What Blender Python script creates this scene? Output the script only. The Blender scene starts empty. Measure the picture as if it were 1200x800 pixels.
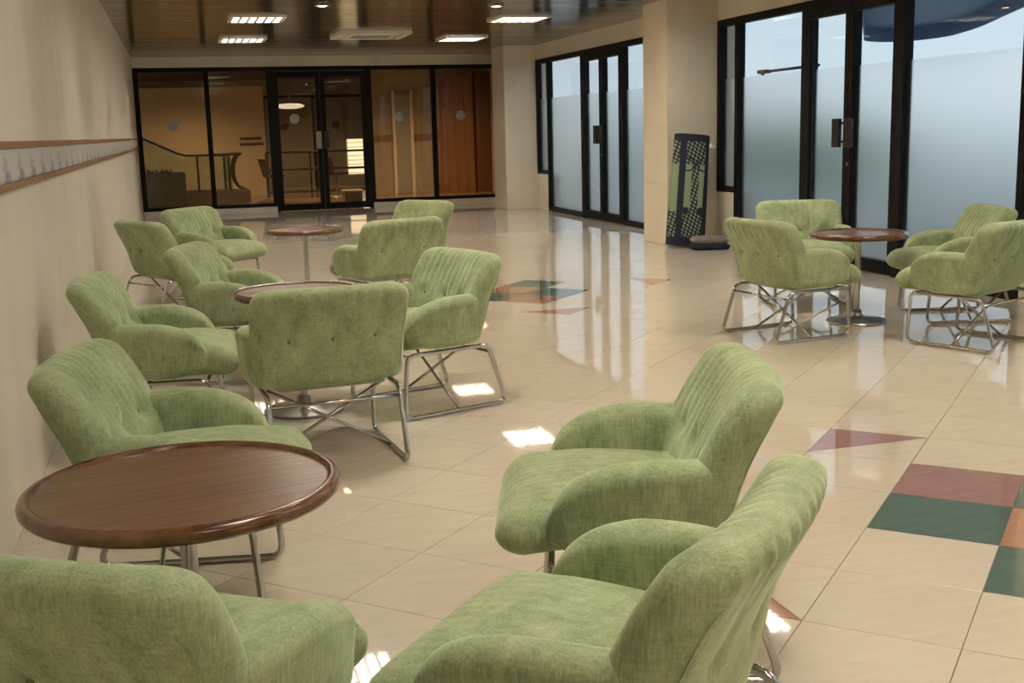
import bpy, bmesh, math, random
import numpy as np
from mathutils import Vector, Matrix
random.seed(7)
S = bpy.context.scene
COL = S.collection

# ------------------------------------------------------------------ camera
FPX, HORIZON, ROLL, HEAD, EYE = 1362.7, 150.6, -1.54, -15.65, 1.3
_p = math.atan((400 - HORIZON) / FPX); _r = math.radians(ROLL); _h = math.radians(-HEAD)
def view_dir(a, b):
    c, s = math.cos(_r), math.sin(_r)
    a, b = c * a - s * b, s * a + c * b
    x, y, z = a, math.cos(_p) + b * math.sin(_p), -math.sin(_p) + b * math.cos(_p)
    return Vector((math.cos(_h) * x + math.sin(_h) * y, -math.sin(_h) * x + math.cos(_h) * y, z))
FWD = view_dir(0, 0).normalized()
RGT = (view_dir(1, 0) - view_dir(0, 0)).normalized()
UPV = (view_dir(0, 1) - view_dir(0, 0)).normalized()
cam = bpy.data.cameras.new('camera')
cam.sensor_width = 36; cam.lens = FPX / 1200 * 36; cam.clip_end = 300; cam.clip_start = 0.05
camo = bpy.data.objects.new('camera', cam); COL.objects.link(camo)
M4 = Matrix((RGT, UPV, -FWD)).transposed().to_4x4(); M4.translation = (0, 0, EYE)
camo.matrix_world = M4
S.camera = camo

# ------------------------------------------------------------------ sky and exposure
S.view_settings.view_transform = 'Standard'; S.view_settings.look = 'None'
S.view_settings.gamma = 1; S.view_settings.use_curve_mapping = False
S.view_settings.exposure = 0.0
TROFFER, DOWN, LOBBY_LAMP, SKY = 62.0, 45.0, 225.0, 1.1
w = bpy.data.worlds.new('sky'); S.world = w; w.use_nodes = True
nt = w.node_tree; nt.nodes.clear()
tc = nt.nodes.new('ShaderNodeTexCoord'); sp = nt.nodes.new('ShaderNodeSeparateXYZ')
rp = nt.nodes.new('ShaderNodeValToRGB'); bg = nt.nodes.new('ShaderNodeBackground'); ow = nt.nodes.new('ShaderNodeOutputWorld')
rp.color_ramp.elements[0].position = 0.0; rp.color_ramp.elements[0].color = (0.72, 0.82, 0.89, 1)
rp.color_ramp.elements[1].position = 0.8; rp.color_ramp.elements[1].color = (0.42, 0.58, 0.82, 1)
nt.links.new(tc.outputs['Generated'], sp.inputs[0]); nt.links.new(sp.outputs['Z'], rp.inputs[0])
nt.links.new(rp.outputs[0], bg.inputs[0]); nt.links.new(bg.outputs[0], ow.inputs[0])
bg.inputs[1].default_value = SKY

# ------------------------------------------------------------------ material helpers
def new_mat(name):
    m = bpy.data.materials.new(name); m.use_nodes = True
    t = m.node_tree; b = t.nodes['Principled BSDF']
    return m, t, b
def plain(name, col, rough=0.5, metal=0.0, spec=0.5, noise=0.0, scale=20.0, stretch=(1, 1, 1), bump=0.0, coat=0.0):
    m, t, b = new_mat(name)
    b.inputs['Base Color'].default_value = (*col, 1); b.inputs['Roughness'].default_value = rough
    b.inputs['Metallic'].default_value = metal; b.inputs['Specular IOR Level'].default_value = spec
    b.inputs['Coat Weight'].default_value = coat
    if noise or bump:
        c = t.nodes.new('ShaderNodeTexCoord'); mp = t.nodes.new('ShaderNodeMapping'); n = t.nodes.new('ShaderNodeTexNoise')
        mp.inputs['Scale'].default_value = stretch; n.inputs['Scale'].default_value = scale; n.inputs['Detail'].default_value = 5
        t.links.new(c.outputs['Object'], mp.inputs[0]); t.links.new(mp.outputs[0], n.inputs[0])
        if noise:
            r = t.nodes.new('ShaderNodeValToRGB')
            r.color_ramp.elements[0].position = 0.3; r.color_ramp.elements[1].position = 0.7
            r.color_ramp.elements[0].color = (*[x * (1 - noise) for x in col], 1)
            r.color_ramp.elements[1].color = (*[min(1, x * (1 + noise)) for x in col], 1)
            t.links.new(n.outputs[0], r.inputs[0]); t.links.new(r.outputs[0], b.inputs['Base Color'])
        if bump:
            bp = t.nodes.new('ShaderNodeBump'); bp.inputs['Strength'].default_value = bump; bp.inputs['Distance'].default_value = 0.01
            t.links.new(n.outputs[0], bp.inputs['Height']); t.links.new(bp.outputs[0], b.inputs['Normal'])
    return m
def emit(name, col, s):
    m, t, b = new_mat(name)
    b.inputs['Base Color'].default_value = (*col, 1)
    b.inputs['Emission Color'].default_value = (*col, 1); b.inputs['Emission Strength'].default_value = s
    return m
def thin_glass(name, tint, gloss=1.0):
    m, t, b = new_mat(name); t.nodes.remove(b)
    o = t.nodes['Material Output']; tr = t.nodes.new('ShaderNodeBsdfTransparent'); g = t.nodes.new('ShaderNodeBsdfGlossy')
    lw = t.nodes.new('ShaderNodeLayerWeight'); pw = t.nodes.new('ShaderNodeMath'); pw.operation = 'POWER'; pw.inputs[1].default_value = 4.5
    f = t.nodes.new('ShaderNodeMath'); f.operation = 'MULTIPLY_ADD'; f.inputs[1].default_value = 0.9; f.inputs[2].default_value = 0.035
    t.links.new(lw.outputs['Facing'], pw.inputs[0]); t.links.new(pw.outputs[0], f.inputs[0])
    mx = t.nodes.new('ShaderNodeMixShader'); g.inputs['Roughness'].default_value = 0.0; g.inputs[0].default_value = (gloss, gloss, gloss, 1)
    tr.inputs[0].default_value = (*tint, 1)
    t.links.new(f.outputs[0], mx.inputs[0]); t.links.new(tr.outputs[0], mx.inputs[1]); t.links.new(g.outputs[0], mx.inputs[2])
    t.links.new(mx.outputs[0], o.inputs[0])
    return m
def frosted(name):
    m, t, b = new_mat(name)
    b.inputs['Base Color'].default_value = (0.94, 0.98, 0.98, 1)
    b.inputs['Transmission Weight'].default_value = 1.0; b.inputs['Roughness'].default_value = 0.30; b.inputs['IOR'].default_value = 1.22
    return m
def fabric(name, dark, light):
    m, t, b = new_mat(name)
    c = t.nodes.new('ShaderNodeTexCoord')
    def nz(stretch, scale, detail=6):
        mp = t.nodes.new('ShaderNodeMapping'); n = t.nodes.new('ShaderNodeTexNoise')
        mp.inputs['Scale'].default_value = stretch; n.inputs['Scale'].default_value = scale; n.inputs['Detail'].default_value = detail
        n.inputs['Roughness'].default_value = 0.65
        t.links.new(c.outputs['Object'], mp.inputs[0]); t.links.new(mp.outputs[0], n.inputs[0]); return n
    a = nz((1, 1, 0.10), 210, 4); d = nz((0.14, 0.14, 1.2), 190, 4); e = nz((1, 1, 0.6), 11, 4)
    m1 = t.nodes.new('ShaderNodeMath'); m1.operation = 'ADD'; m2 = t.nodes.new('ShaderNodeMath'); m2.operation = 'MULTIPLY_ADD'
    dh = t.nodes.new('ShaderNodeMath'); dh.operation = 'MULTIPLY_ADD'; dh.inputs[1].default_value = 0.55; dh.inputs[2].default_value = 0.225
    t.links.new(d.outputs[0], dh.inputs[0])
    t.links.new(a.outputs[0], m1.inputs[0]); t.links.new(dh.outputs[0], m1.inputs[1])
    t.links.new(e.outputs[0], m2.inputs[0]); m2.inputs[1].default_value = 1.1; t.links.new(m1.outputs[0], m2.inputs[2])
    r = t.nodes.new('ShaderNodeValToRGB'); mr = t.nodes.new('ShaderNodeMapRange')
    mr.inputs['From Min'].default_value = 1.10; mr.inputs['From Max'].default_value = 2.0
    t.links.new(m2.outputs[0], mr.inputs[0]); t.links.new(mr.outputs[0], r.inputs[0])
    r.color_ramp.elements[0].position = 0.1; r.color_ramp.elements[0].color = (*dark, 1)
    r.color_ramp.elements[1].position = 0.9; r.color_ramp.elements[1].color = (*light, 1)
    t.links.new(r.outputs[0], b.inputs['Base Color'])
    b.inputs['Roughness'].default_value = 0.95; b.inputs['Specular IOR Level'].default_value = 0.15
    b.inputs['Sheen Weight'].default_value = 0.55; b.inputs['Sheen Roughness'].default_value = 0.4
    b.inputs['Sheen Tint'].default_value = (0.85, 0.95, 0.68, 1)
    bp = t.nodes.new('ShaderNodeBump'); bp.inputs['Strength'].default_value = 0.14; bp.inputs['Distance'].default_value = 0.004
    t.links.new(m1.outputs[0], bp.inputs['Height']); t.links.new(bp.outputs[0], b.inputs['Normal'])
    return m
def wood(name, dark, light, rough=0.28, scale=1.0, axis=(1.2, 22, 1.2)):
    m, t, b = new_mat(name)
    c = t.nodes.new('ShaderNodeTexCoord'); mp = t.nodes.new('ShaderNodeMapping'); n = t.nodes.new('ShaderNodeTexNoise')
    mp.inputs['Scale'].default_value = [a * scale for a in axis]
    n.inputs['Scale'].default_value = 2.2; n.inputs['Detail'].default_value = 9; n.inputs['Distortion'].default_value = 0.7; n.inputs['Roughness'].default_value = 0.62
    t.links.new(c.outputs['Object'], mp.inputs[0]); t.links.new(mp.outputs[0], n.inputs[0])
    r = t.nodes.new('ShaderNodeValToRGB'); r.color_ramp.elements[0].position = 0.32; r.color_ramp.elements[1].position = 0.68
    r.color_ramp.elements[0].color = (*dark, 1); r.color_ramp.elements[1].color = (*light, 1)
    t.links.new(n.outputs[0], r.inputs[0]); t.links.new(r.outputs[0], b.inputs['Base Color'])
    b.inputs['Roughness'].default_value = rough; b.inputs['Coat Weight'].default_value = 0.25; b.inputs['Coat Roughness'].default_value = 0.15
    return m
def tile_mat(name, col, var=0.05, rough=0.035):
    m, t, b = new_mat(name)
    g = t.nodes.new('ShaderNodeNewGeometry'); mp = t.nodes.new('ShaderNodeMapping'); n = t.nodes.new('ShaderNodeTexNoise'); n2 = t.nodes.new('ShaderNodeTexNoise')
    oi = t.nodes.new('ShaderNodeObjectInfo')
    mp.inputs['Rotation'].default_value = (0, 0, math.radians(40)); mp.inputs['Scale'].default_value = (1.0, 5.0, 1)
    n.inputs['Scale'].default_value = 5; n.inputs['Detail'].default_value = 7; n.inputs['Distortion'].default_value = 0.6
    n2.inputs['Scale'].default_value = 260; n2.inputs['Detail'].default_value = 2
    t.links.new(g.outputs['Position'], mp.inputs[0]); t.links.new(mp.outputs[0], n.inputs[0]); t.links.new(g.outputs['Position'], n2.inputs[0])
    ad = t.nodes.new('ShaderNodeMath'); ad.operation = 'MULTIPLY_ADD'; ad.inputs[1].default_value = 0.35
    t.links.new(n2.outputs[0], ad.inputs[0]); t.links.new(n.outputs[0], ad.inputs[2])
    ad2 = t.nodes.new('ShaderNodeMath'); ad2.operation = 'MULTIPLY_ADD'; ad2.inputs[1].default_value = 0.18
    t.links.new(oi.outputs['Random'], ad2.inputs[0]); t.links.new(ad.outputs[0], ad2.inputs[2])
    r = t.nodes.new('ShaderNodeValToRGB'); r.color_ramp.elements[0].position = 0.5; r.color_ramp.elements[1].position = 1.0
    r.color_ramp.elements[0].color = (*[x * (1 - var) for x in col], 1); r.color_ramp.elements[1].color = (*[min(1, x * (1 + var)) for x in col], 1)
    t.links.new(ad2.outputs[0], r.inputs[0]); t.links.new(r.outputs[0], b.inputs['Base Color'])
    b.inputs['Roughness'].default_value = rough; b.inputs['Specular IOR Level'].default_value = 0.5
    return m

MAT = dict(
    wall=plain('cream_wall', (0.78, 0.71, 0.58), 0.35, noise=0.05, scale=3, stretch=(1, 1, 0.3)),
    pillar=plain('cream_pillar_tile', (0.80, 0.70, 0.53), 0.3, noise=0.05, scale=2),
    white=plain('off_white_paint', (0.72, 0.68, 0.58), 0.45),
    bright=plain('white_plastic', (0.85, 0.85, 0.83), 0.3),
    grout=plain('grout', (0.20, 0.17, 0.13), 0.8),
    tile=tile_mat('cream_porcelain', (0.62, 0.55, 0.44)),
    tile_red=tile_mat('dusty_red_porcelain', (0.34, 0.20, 0.18), 0.08),
    tile_green=tile_mat('green_porcelain', (0.11, 0.165, 0.14), 0.1),
    tile_orange=tile_mat('terracotta_porcelain', (0.42, 0.24, 0.155), 0.08),
    ceil=plain('bronze_ceiling_metal', (0.27, 0.235, 0.185), 0.16, metal=0.9),
    black=plain('black_frame', (0.006, 0.005, 0.005), 0.55, spec=0.2),
    handle=plain('dark_handle', (0.02, 0.018, 0.016), 0.3),
    glass=thin_glass('clear_glass', (0.93, 0.97, 0.98)),
    tinted=thin_glass('bronze_tinted_glass', (0.74, 0.66, 0.54), 0.8),
    frost=frosted('frosted_film_glass'),
    chrome=plain('chrome', (0.52, 0.50, 0.47), 0.18, metal=1.0),
    base=plain('brushed_steel_base', (0.30, 0.28, 0.26), 0.3, metal=0.9),
    fabric=fabric('green_chenille', (0.175, 0.228, 0.112), (0.45, 0.51, 0.30)),
    button=plain('green_button', (0.15, 0.20, 0.08), 0.9),
    wood=wood('walnut_top', (0.085, 0.040, 0.017), (0.23, 0.115, 0.048), 0.34, 1.0, (1.4, 34, 1.4)),
    rim=wood('walnut_rim', (0.085, 0.034, 0.014), (0.18, 0.078, 0.032), 0.22, 1.0, (6, 6, 6)),
    trim=plain('brown_trim', (0.28, 0.15, 0.065), 0.4, noise=0.15, scale=8),
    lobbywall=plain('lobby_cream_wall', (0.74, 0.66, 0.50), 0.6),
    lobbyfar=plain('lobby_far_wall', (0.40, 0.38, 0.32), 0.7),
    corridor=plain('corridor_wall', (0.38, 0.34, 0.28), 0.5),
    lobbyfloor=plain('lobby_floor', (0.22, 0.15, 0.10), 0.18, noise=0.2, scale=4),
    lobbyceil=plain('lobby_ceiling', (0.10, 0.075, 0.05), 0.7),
    orange_wood=wood('orange_wood_panel', (0.13, 0.055, 0.022), (0.27, 0.12, 0.048), 0.35, 1.0, (14, 14, 0.6)),
    dark_wood=wood('dark_red_wood', (0.06, 0.02, 0.010), (0.13, 0.045, 0.02), 0.35, 1.0, (14, 14, 0.6)),
    dark=plain('dark_rubber', (0.02, 0.017, 0.014), 0.45),
    steel=plain('dull_steel', (0.35, 0.32, 0.28), 0.35, metal=0.8),
    planter=plain('grey_green_planter', (0.24, 0.24, 0.17), 0.6, noise=0.1, scale=6),
    leaf=plain('leaf_green', (0.05, 0.12, 0.03), 0.6, noise=0.3, scale=9),
    navy=plain('navy_fabric', (0.012, 0.016, 0.035), 0.85),
    rug=plain('grey_patterned_weave', (0.22, 0.19, 0.17), 0.9, noise=0.35, scale=45),
    paving=plain('outdoor_paving', (0.56, 0.52, 0.42), 0.8, noise=0.1, scale=2),
    hedge=plain('hedge_green', (0.06, 0.16, 0.04), 0.8, noise=0.4, scale=6, bump=0.6),
    canopy=plain('blue_canopy', (0.10, 0.20, 0.36), 0.5),
    sticker=plain('pale_sticker', (0.42, 0.45, 0.44), 0.6),
    brown=plain('brown_plaque', (0.12, 0.05, 0.025), 0.5),
    grey=plain('mid_grey', (0.32, 0.32, 0.31), 0.6),
    shell=plain('dark_chair_shell', (0.06, 0.04, 0.03), 0.5),
    bulb=emit('warm_bulb', (1.0, 0.62, 0.30), 30.0),
    tube=emit('white_tube', (1.0, 0.94, 0.84), TROFFER),
    lampshade=emit('round_lamp_glow', (0.95, 0.98, 1.0), 1.3),
    litwindow=emit('lit_window', (1.0, 0.93, 0.8), 2.2),
)
def border_tile_mat():
    m, t, b = new_mat('blue_border_tile')
    c = t.nodes.new('ShaderNodeTexCoord'); s = t.nodes.new('ShaderNodeSeparateXYZ'); t.links.new(c.outputs['Object'], s.inputs[0])
    n = t.nodes.new('ShaderNodeTexNoise'); n.inputs['Scale'].default_value = 26; n.inputs['Detail'].default_value = 4
    t.links.new(c.outputs['Object'], n.inputs[0])
    a = t.nodes.new('ShaderNodeMath'); a.operation = 'ABSOLUTE'; t.links.new(s.outputs['Y'], a.inputs[0])
    k = t.nodes.new('ShaderNodeMath'); k.operation = 'MULTIPLY_ADD'; k.inputs[1].default_value = 3.0; k.inputs[2].default_value = -0.42
    t.links.new(a.outputs[0], k.inputs[0])
    z = t.nodes.new('ShaderNodeMath'); z.operation = 'MULTIPLY_ADD'; z.inputs[1].default_value = -3.5
    t.links.new(s.outputs['Z'], z.inputs[0]); t.links.new(k.outputs[0], z.inputs[2])
    q = t.nodes.new('ShaderNodeMath'); q.operation = 'ADD'; t.links.new(z.outputs[0], q.inputs[0]); t.links.new(n.outputs[0], q.inputs[1])
    r = t.nodes.new('ShaderNodeValToRGB')
    r.color_ramp.elements[0].position = 0.3; r.color_ramp.elements[0].color = (0.66, 0.63, 0.60, 1)
    r.color_ramp.elements[1].position = 0.75; r.color_ramp.elements[1].color = (0.15, 0.25, 0.36, 1)
    t.links.new(q.outputs[0], r.inputs[0]); t.links.new(r.outputs[0], b.inputs['Base Color']); b.inputs['Roughness'].default_value = 0.25
    return m
MAT['border'] = border_tile_mat()
def mat_weave():
    m, t, b = new_mat('navy_green_mat_print')
    c = t.nodes.new('ShaderNodeTexCoord'); s = t.nodes.new('ShaderNodeSeparateXYZ'); t.links.new(c.outputs['Object'], s.inputs[0])
    X, Z = s.outputs['X'], s.outputs['Z']
    def mth(op, a, bb=None, cc=None):
        n = t.nodes.new('ShaderNodeMath'); n.operation = op
        for i, v in enumerate((a, bb, cc)):
            if v is None: continue
            if isinstance(v, (int, float)): n.inputs[i].default_value = v
            else: t.links.new(v, n.inputs[i])
        return n.outputs[0]
    def band(v, lo, hi): return mth('MULTIPLY', mth('GREATER_THAN', v, lo), mth('LESS_THAN', v, hi))
    field = mth('MULTIPLY', band(Z, 0.09, 1.10), mth('MAXIMUM', band(X, -0.20, -0.125), band(X, -0.055, 0.15)))
    ends = mth('MAXIMUM', band(Z, 0.09, 0.36), band(Z, 0.86, 1.10))
    # round medallions that bite into the field
    def disc(cx, cz, r0):
        dx = mth('SUBTRACT', X, cx); dz = mth('SUBTRACT', Z, cz)
        return mth('LESS_THAN', mth('ADD', mth('MULTIPLY', dx, dx), mth('MULTIPLY', dz, dz)), r0 * r0)
    colm = mth('MULTIPLY', band(X, 0.015, 0.095), band(Z, 0.09, 1.10))
    lat = mth('MAXIMUM', ends, colm)
    dots = mth('GREATER_THAN', mth('MULTIPLY', mth('SINE', mth('MULTIPLY', mth('ADD', X, mth('MULTIPLY', Z, 0.5)), 120)), mth('SINE', mth('MULTIPLY', mth('SUBTRACT', Z, mth('MULTIPLY', X, 0.3)), 95))), 0.12)
    ring = mth('SUBTRACT', mth('MAXIMUM', disc(-0.03, 0.86, 0.075), disc(0.14, 0.86, 0.075)), mth('MAXIMUM', disc(-0.03, 0.86, 0.06), disc(0.14, 0.86, 0.06)))
    ring2 = mth('MAXIMUM', disc(-0.03, 0.37, 0.04), disc(0.13, 0.37, 0.04))
    fg = mth('MULTIPLY', field, mth('SUBTRACT', 1.0, mth('MULTIPLY', lat, mth('SUBTRACT', 1.0, dots))))
    fg = mth('MULTIPLY', fg, mth('SUBTRACT', 1.0, mth('MAXIMUM', ring, ring2)))
    mx = t.nodes.new('ShaderNodeMix'); mx.data_type = 'RGBA'
    mx.inputs['A'].default_value = (0.012, 0.017, 0.038, 1); mx.inputs['B'].default_value = (0.27, 0.33, 0.20, 1)
    t.links.new(fg, mx.inputs['Factor']); t.links.new(mx.outputs['Result'], b.inputs['Base Color']); b.inputs['Roughness'].default_value = 0.7
    return m
MAT['weave'] = mat_weave()

# ------------------------------------------------------------------ geometry helpers
def mesh(name, verts, faces, smooth=False):
    me = bpy.data.meshes.new(name); me.from_pydata([tuple(v) for v in verts], [], [tuple(f) for f in faces])
    me.update()
    if smooth:
        for p in me.polygons: p.use_smooth = True
    return me
def obj(name, me, mat, parent=None, loc=None, rotz=None):
    o = bpy.data.objects.new(name, me); COL.objects.link(o)
    if mat is not None and not me.materials: me.materials.append(MAT[mat] if isinstance(mat, str) else mat)
    if parent: o.parent = parent
    if loc is not None: o.location = loc
    if rotz is not None: o.rotation_euler = (0, 0, rotz)
    return o
def empty(name, loc=(0, 0, 0), rotz=0):
    o = bpy.data.objects.new(name, None); COL.objects.link(o); o.location = loc; o.rotation_euler = (0, 0, rotz)
    o.empty_display_size = 0.1
    return o
def tag(o, label, cat, group=None):
    o['label'] = label; o['category'] = cat
    if group: o['group'] = group
    return o
def struct(o, label=None, cat=None):
    o['kind'] = 'structure'
    if label: o['label'] = label
    if cat: o['category'] = cat
    return o
BOXF = [(0, 3, 2, 1), (4, 5, 6, 7), (0, 1, 5, 4), (1, 2, 6, 5), (2, 3, 7, 6), (3, 0, 4, 7)]
def box_me(name, x0, x1, y0, y1, z0, z1, bev=0.0, seg=2):
    v = [(x0, y0, z0), (x1, y0, z0), (x1, y1, z0), (x0, y1, z0), (x0, y0, z1), (x1, y0, z1), (x1, y1, z1), (x0, y1, z1)]
    if not bev: return mesh(name, v, BOXF)
    bm = bmesh.new(); vs = [bm.verts.new(p) for p in v]
    for f in BOXF: bm.faces.new([vs[i] for i in f])
    bmesh.ops.bevel(bm, geom=bm.edges[:], offset=bev, segments=seg, profile=0.5, affect='EDGES')
    me = bpy.data.meshes.new(name); bm.to_mesh(me); bm.free(); return me
def box(name, x0, x1, y0, y1, z0, z1, mat, parent=None, bev=0.0):
    cx, cy = (x0 + x1) / 2, (y0 + y1) / 2
    return obj(name, box_me(name, x0 - cx, x1 - cx, y0 - cy, y1 - cy, 0, z1 - z0, bev), mat, parent, (cx, cy, z0))
def multi_box(name, boxes):
    V, Fc = [], []
    for (x0, x1, y0, y1, z0, z1) in boxes:
        k = len(V)
        V += [(x0, y0, z0), (x1, y0, z0), (x1, y1, z0), (x0, y1, z0), (x0, y0, z1), (x1, y0, z1), (x1, y1, z1), (x0, y1, z1)]
        Fc += [tuple(i + k for i in f) for f in BOXF]
    return mesh(name, V, Fc)
def lathe(name, prof, n=48):
    V, Fc = [], []
    for r, z in prof:
        for i in range(n):
            a = 2 * math.pi * i / n; V.append((r * math.cos(a), r * math.sin(a), z))
    for k in range(len(prof) - 1):
        for i in range(n):
            j = (i + 1) % n; Fc.append((k * n + i, k * n + j, (k + 1) * n + j, (k + 1) * n + i))
    if prof[0][0] > 1e-6: Fc.append(tuple(range(n - 1, -1, -1)))
    if prof[-1][0] > 1e-6: Fc.append(tuple((len(prof) - 1) * n + i for i in range(n)))
    me = mesh(name, V, Fc, True)
    bm = bmesh.new(); bm.from_mesh(me); bmesh.ops.remove_doubles(bm, verts=bm.verts, dist=1e-5)
    for e in bm.edges:
        if len(e.link_faces) == 2 and e.calc_face_angle(0) > 0.7: e.smooth = False
    bm.to_mesh(me); bm.free(); return me
def fillet(pts, r, seg=5, closed=False):
    P = [Vector(p) for p in pts]; n = len(P); out = []
    for i in range(n):
        if not closed and i in (0, n - 1): out.append(P[i]); continue
        a, b, c = P[(i - 1) % n], P[i], P[(i + 1) % n]
        u, v = (a - b), (c - b); d = min(r, u.length * .45, v.length * .45)
        p0, p1 = b + u.normalized() * d, b + v.normalized() * d
        for k in range(seg + 1):
            t = k / seg; out.append((1 - t) ** 2 * p0 + 2 * t * (1 - t) * b + t * t * p1)
    return out
def tube_me(name, path, r, n=10, closed=False):
    P = [Vector(p) for p in path]; N = len(P); V, Fc = [], []
    def tan(i):
        if closed: return (P[(i + 1) % N] - P[i - 1]).normalized()
        return (P[min(i + 1, N - 1)] - P[max(i - 1, 0)]).normalized()
    t0 = tan(0); ref = Vector((0, 0, 1)) if abs(t0.z) < .9 else Vector((1, 0, 0)); nrm = (ref - t0 * ref.dot(t0)).normalized()
    for i in range(N):
        t = tan(i); nrm = (nrm - t * nrm.dot(t)).normalized(); bn = t.cross(nrm)
        for k in range(n):
            a = 2 * math.pi * k / n; V.append(P[i] + r * (math.cos(a) * nrm + math.sin(a) * bn))
    for i in range(N if closed else N - 1):
        j = (i + 1) % N
        for k in range(n):
            l = (k + 1) % n; Fc.append((i * n + k, i * n + l, j * n + l, j * n + k))
    if not closed:
        Fc.append(tuple(range(n - 1, -1, -1))); Fc.append(tuple((N - 1) * n + k for k in range(n)))
    return mesh(name, V, Fc, True)
def soft_box(name, h, r, res, fn):
    """rounded box of half sizes h and edge radius r (vector), warped by fn(x, y, z)"""
    V, Fc, idx = [], [], {}
    lin = [np.linspace(-1, 1, k + 1) for k in res]
    def vid(i, j, k):
        key = (i, j, k)
        if key in idx: return idx[key]
        q = [lin[0][i] * h[0], lin[1][j] * h[1], lin[2][k] * h[2]]
        c = [max(-(h[a] - r[a]), min(h[a] - r[a], q[a])) for a in range(3)]
        d = [(q[a] - c[a]) / r[a] for a in range(3)]
        L = math.sqrt(sum(x * x for x in d)); mx = max(abs(x) for x in d)
        if L > 1e-9: d = [x / L * (mx ** 0.0 if mx >= .999 else 1.0) for x in d] if mx >= .999 else d
        idx[key] = len(V); V.append(fn(*[c[a] + d[a] * r[a] for a in range(3)])); return idx[key]
    n = res
    for a, b, c in ((0, 1, 2), (1, 2, 0), (2, 0, 1)):
        for side in (0, n[c]):
            for i in range(n[a]):
                for j in range(n[b]):
                    q = []
                    for (di, dj) in ((0, 0), (1, 0), (1, 1), (0, 1)):
                        k = [0, 0, 0]; k[a] = i + di; k[b] = j + dj; k[c] = side; q.append(vid(*k))
                    Fc.append(tuple(q if side else q[::-1]))
    return mesh(name, V, Fc, True)
def clone(root, loc, rotz):
    r = root.copy(); COL.objects.link(r); r.location = loc; r.rotation_euler = (0, 0, rotz)
    for ch in root.children:
        c = ch.copy(); COL.objects.link(c); c.parent = r
        for g in ch.children:
            d = g.copy(); COL.objects.link(d); d.parent = c
    return r

# ------------------------------------------------------------------ room shell
XL, XR, YN, YB, ZC = -0.60, 5.67, -3.2, 20.4, 2.60
fl = struct(box('floor', XL - .15, XR + .25, YN - .15, YB + .12, -0.12, -0.004, 'grout'), 'polished cream porcelain tile floor laid diagonally')
# diagonal tiles
TS, TA, TX, TY = 0.3994, math.radians(-44.43), 2.516 * 1.04, 3.579 * 1.04
ca, sa = math.cos(TA), math.sin(TA)
def grid(i, j): return (TX + TS * (i * ca + j * sa), TY + TS * (i * sa - j * ca))
def project(x, y, z=0.0):
    d = Vector((x, y, z - EYE)); q = d.dot(FWD)
    return (600 + FPX * d.dot(RGT) / q, 400 - FPX * d.dot(UPV) / q, q)
def clip(poly, ax, val, keep_less):
    out = []
    for k in range(len(poly)):
        a, b = poly[k - 1], poly[k]
        ia, ib = ((a[ax] <= val) == keep_less), ((b[ax] <= val) == keep_less)
        if ia != ib:
            t = (val - a[ax]) / (b[ax] - a[ax]); out.append((a[0] + t * (b[0] - a[0]), a[1] + t * (b[1] - a[1])))
        if ib: out.append(b)
    return out
def slab_me(name, poly, z0=-0.004, z1=0.0, bev=0.0004):
    """thin tile with a tiny arris"""
    n = len(poly); cx = sum(p[0] for p in poly) / n; cy = sum(p[1] for p in poly) / n
    sh = lambda p, d: (p[0] + (cx - p[0]) * d, p[1] + (cy - p[1]) * d)
    V = [(*p, z0) for p in poly] + [(*p, z1 - bev) for p in poly] + [(*sh(p, bev / 0.2), z1) for p in poly]
    Fc = []
    for l in (0, 1):
        for i in range(n): j = (i + 1) % n; Fc.append((l * n + i, l * n + j, (l + 1) * n + j, (l + 1) * n + i))
    Fc.append(tuple(2 * n + i for i in range(n)))
    return mesh(name, V, Fc)
COLOURS = {(0, 0): 'tile_red', (0, 1): 'tile_green', (1, 0): 'tile_green', (1, 1): 'tile_orange', (1, 2): 'tile_green',
           (-9, -10): 'tile_green', (-9, -9): 'tile_orange', (-10, -11): 'tile_green', (-10, -10): 'tile_orange', (-10, -9): 'tile_green'}
HALF = {(-1, -1): ([(-1, 0), (-1, -1), (0, -1)], [(-1, 0), (0, -1), (0, 0)], 'tile_red'),
        (-1, 3): ([(-1, 3), (-1, 4), (0, 4)], [(-1, 3), (0, 4), (0, 3)], 'tile_orange'),
        (-8, -8): ([(-8, -7), (-7, -8), (-7, -7)], [(-8, -7), (-8, -8), (-7, -8)], 'tile_orange'),
        (-8, -12): ([(-8, -12), (-7, -12), (-7, -11)], [(-8, -12), (-7, -11), (-8, -11)], 'tile_orange')}
def ccw(p):
    a = sum(p[k - 1][0] * p[k][1] - p[k][0] * p[k - 1][1] for k in range(len(p))); return p if a > 0 else p[::-1]
def shrink(p, d=0.0013):
    n = len(p); out = []
    for k in range(n):
        a, b, c = Vector(p[k - 1]), Vector(p[k]), Vector(p[(k + 1) % n])
        u, v = (b - a).normalized(), (c - b).normalized()
        bis = (v - u); bis = bis.normalized() if bis.length > 1e-6 else Vector((-u.y, u.x))
        s = max(0.3, abs(u.x * bis.y - u.y * bis.x)); out.append(tuple(b + bis * (d / s)))
    return out
pieces = []
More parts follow.
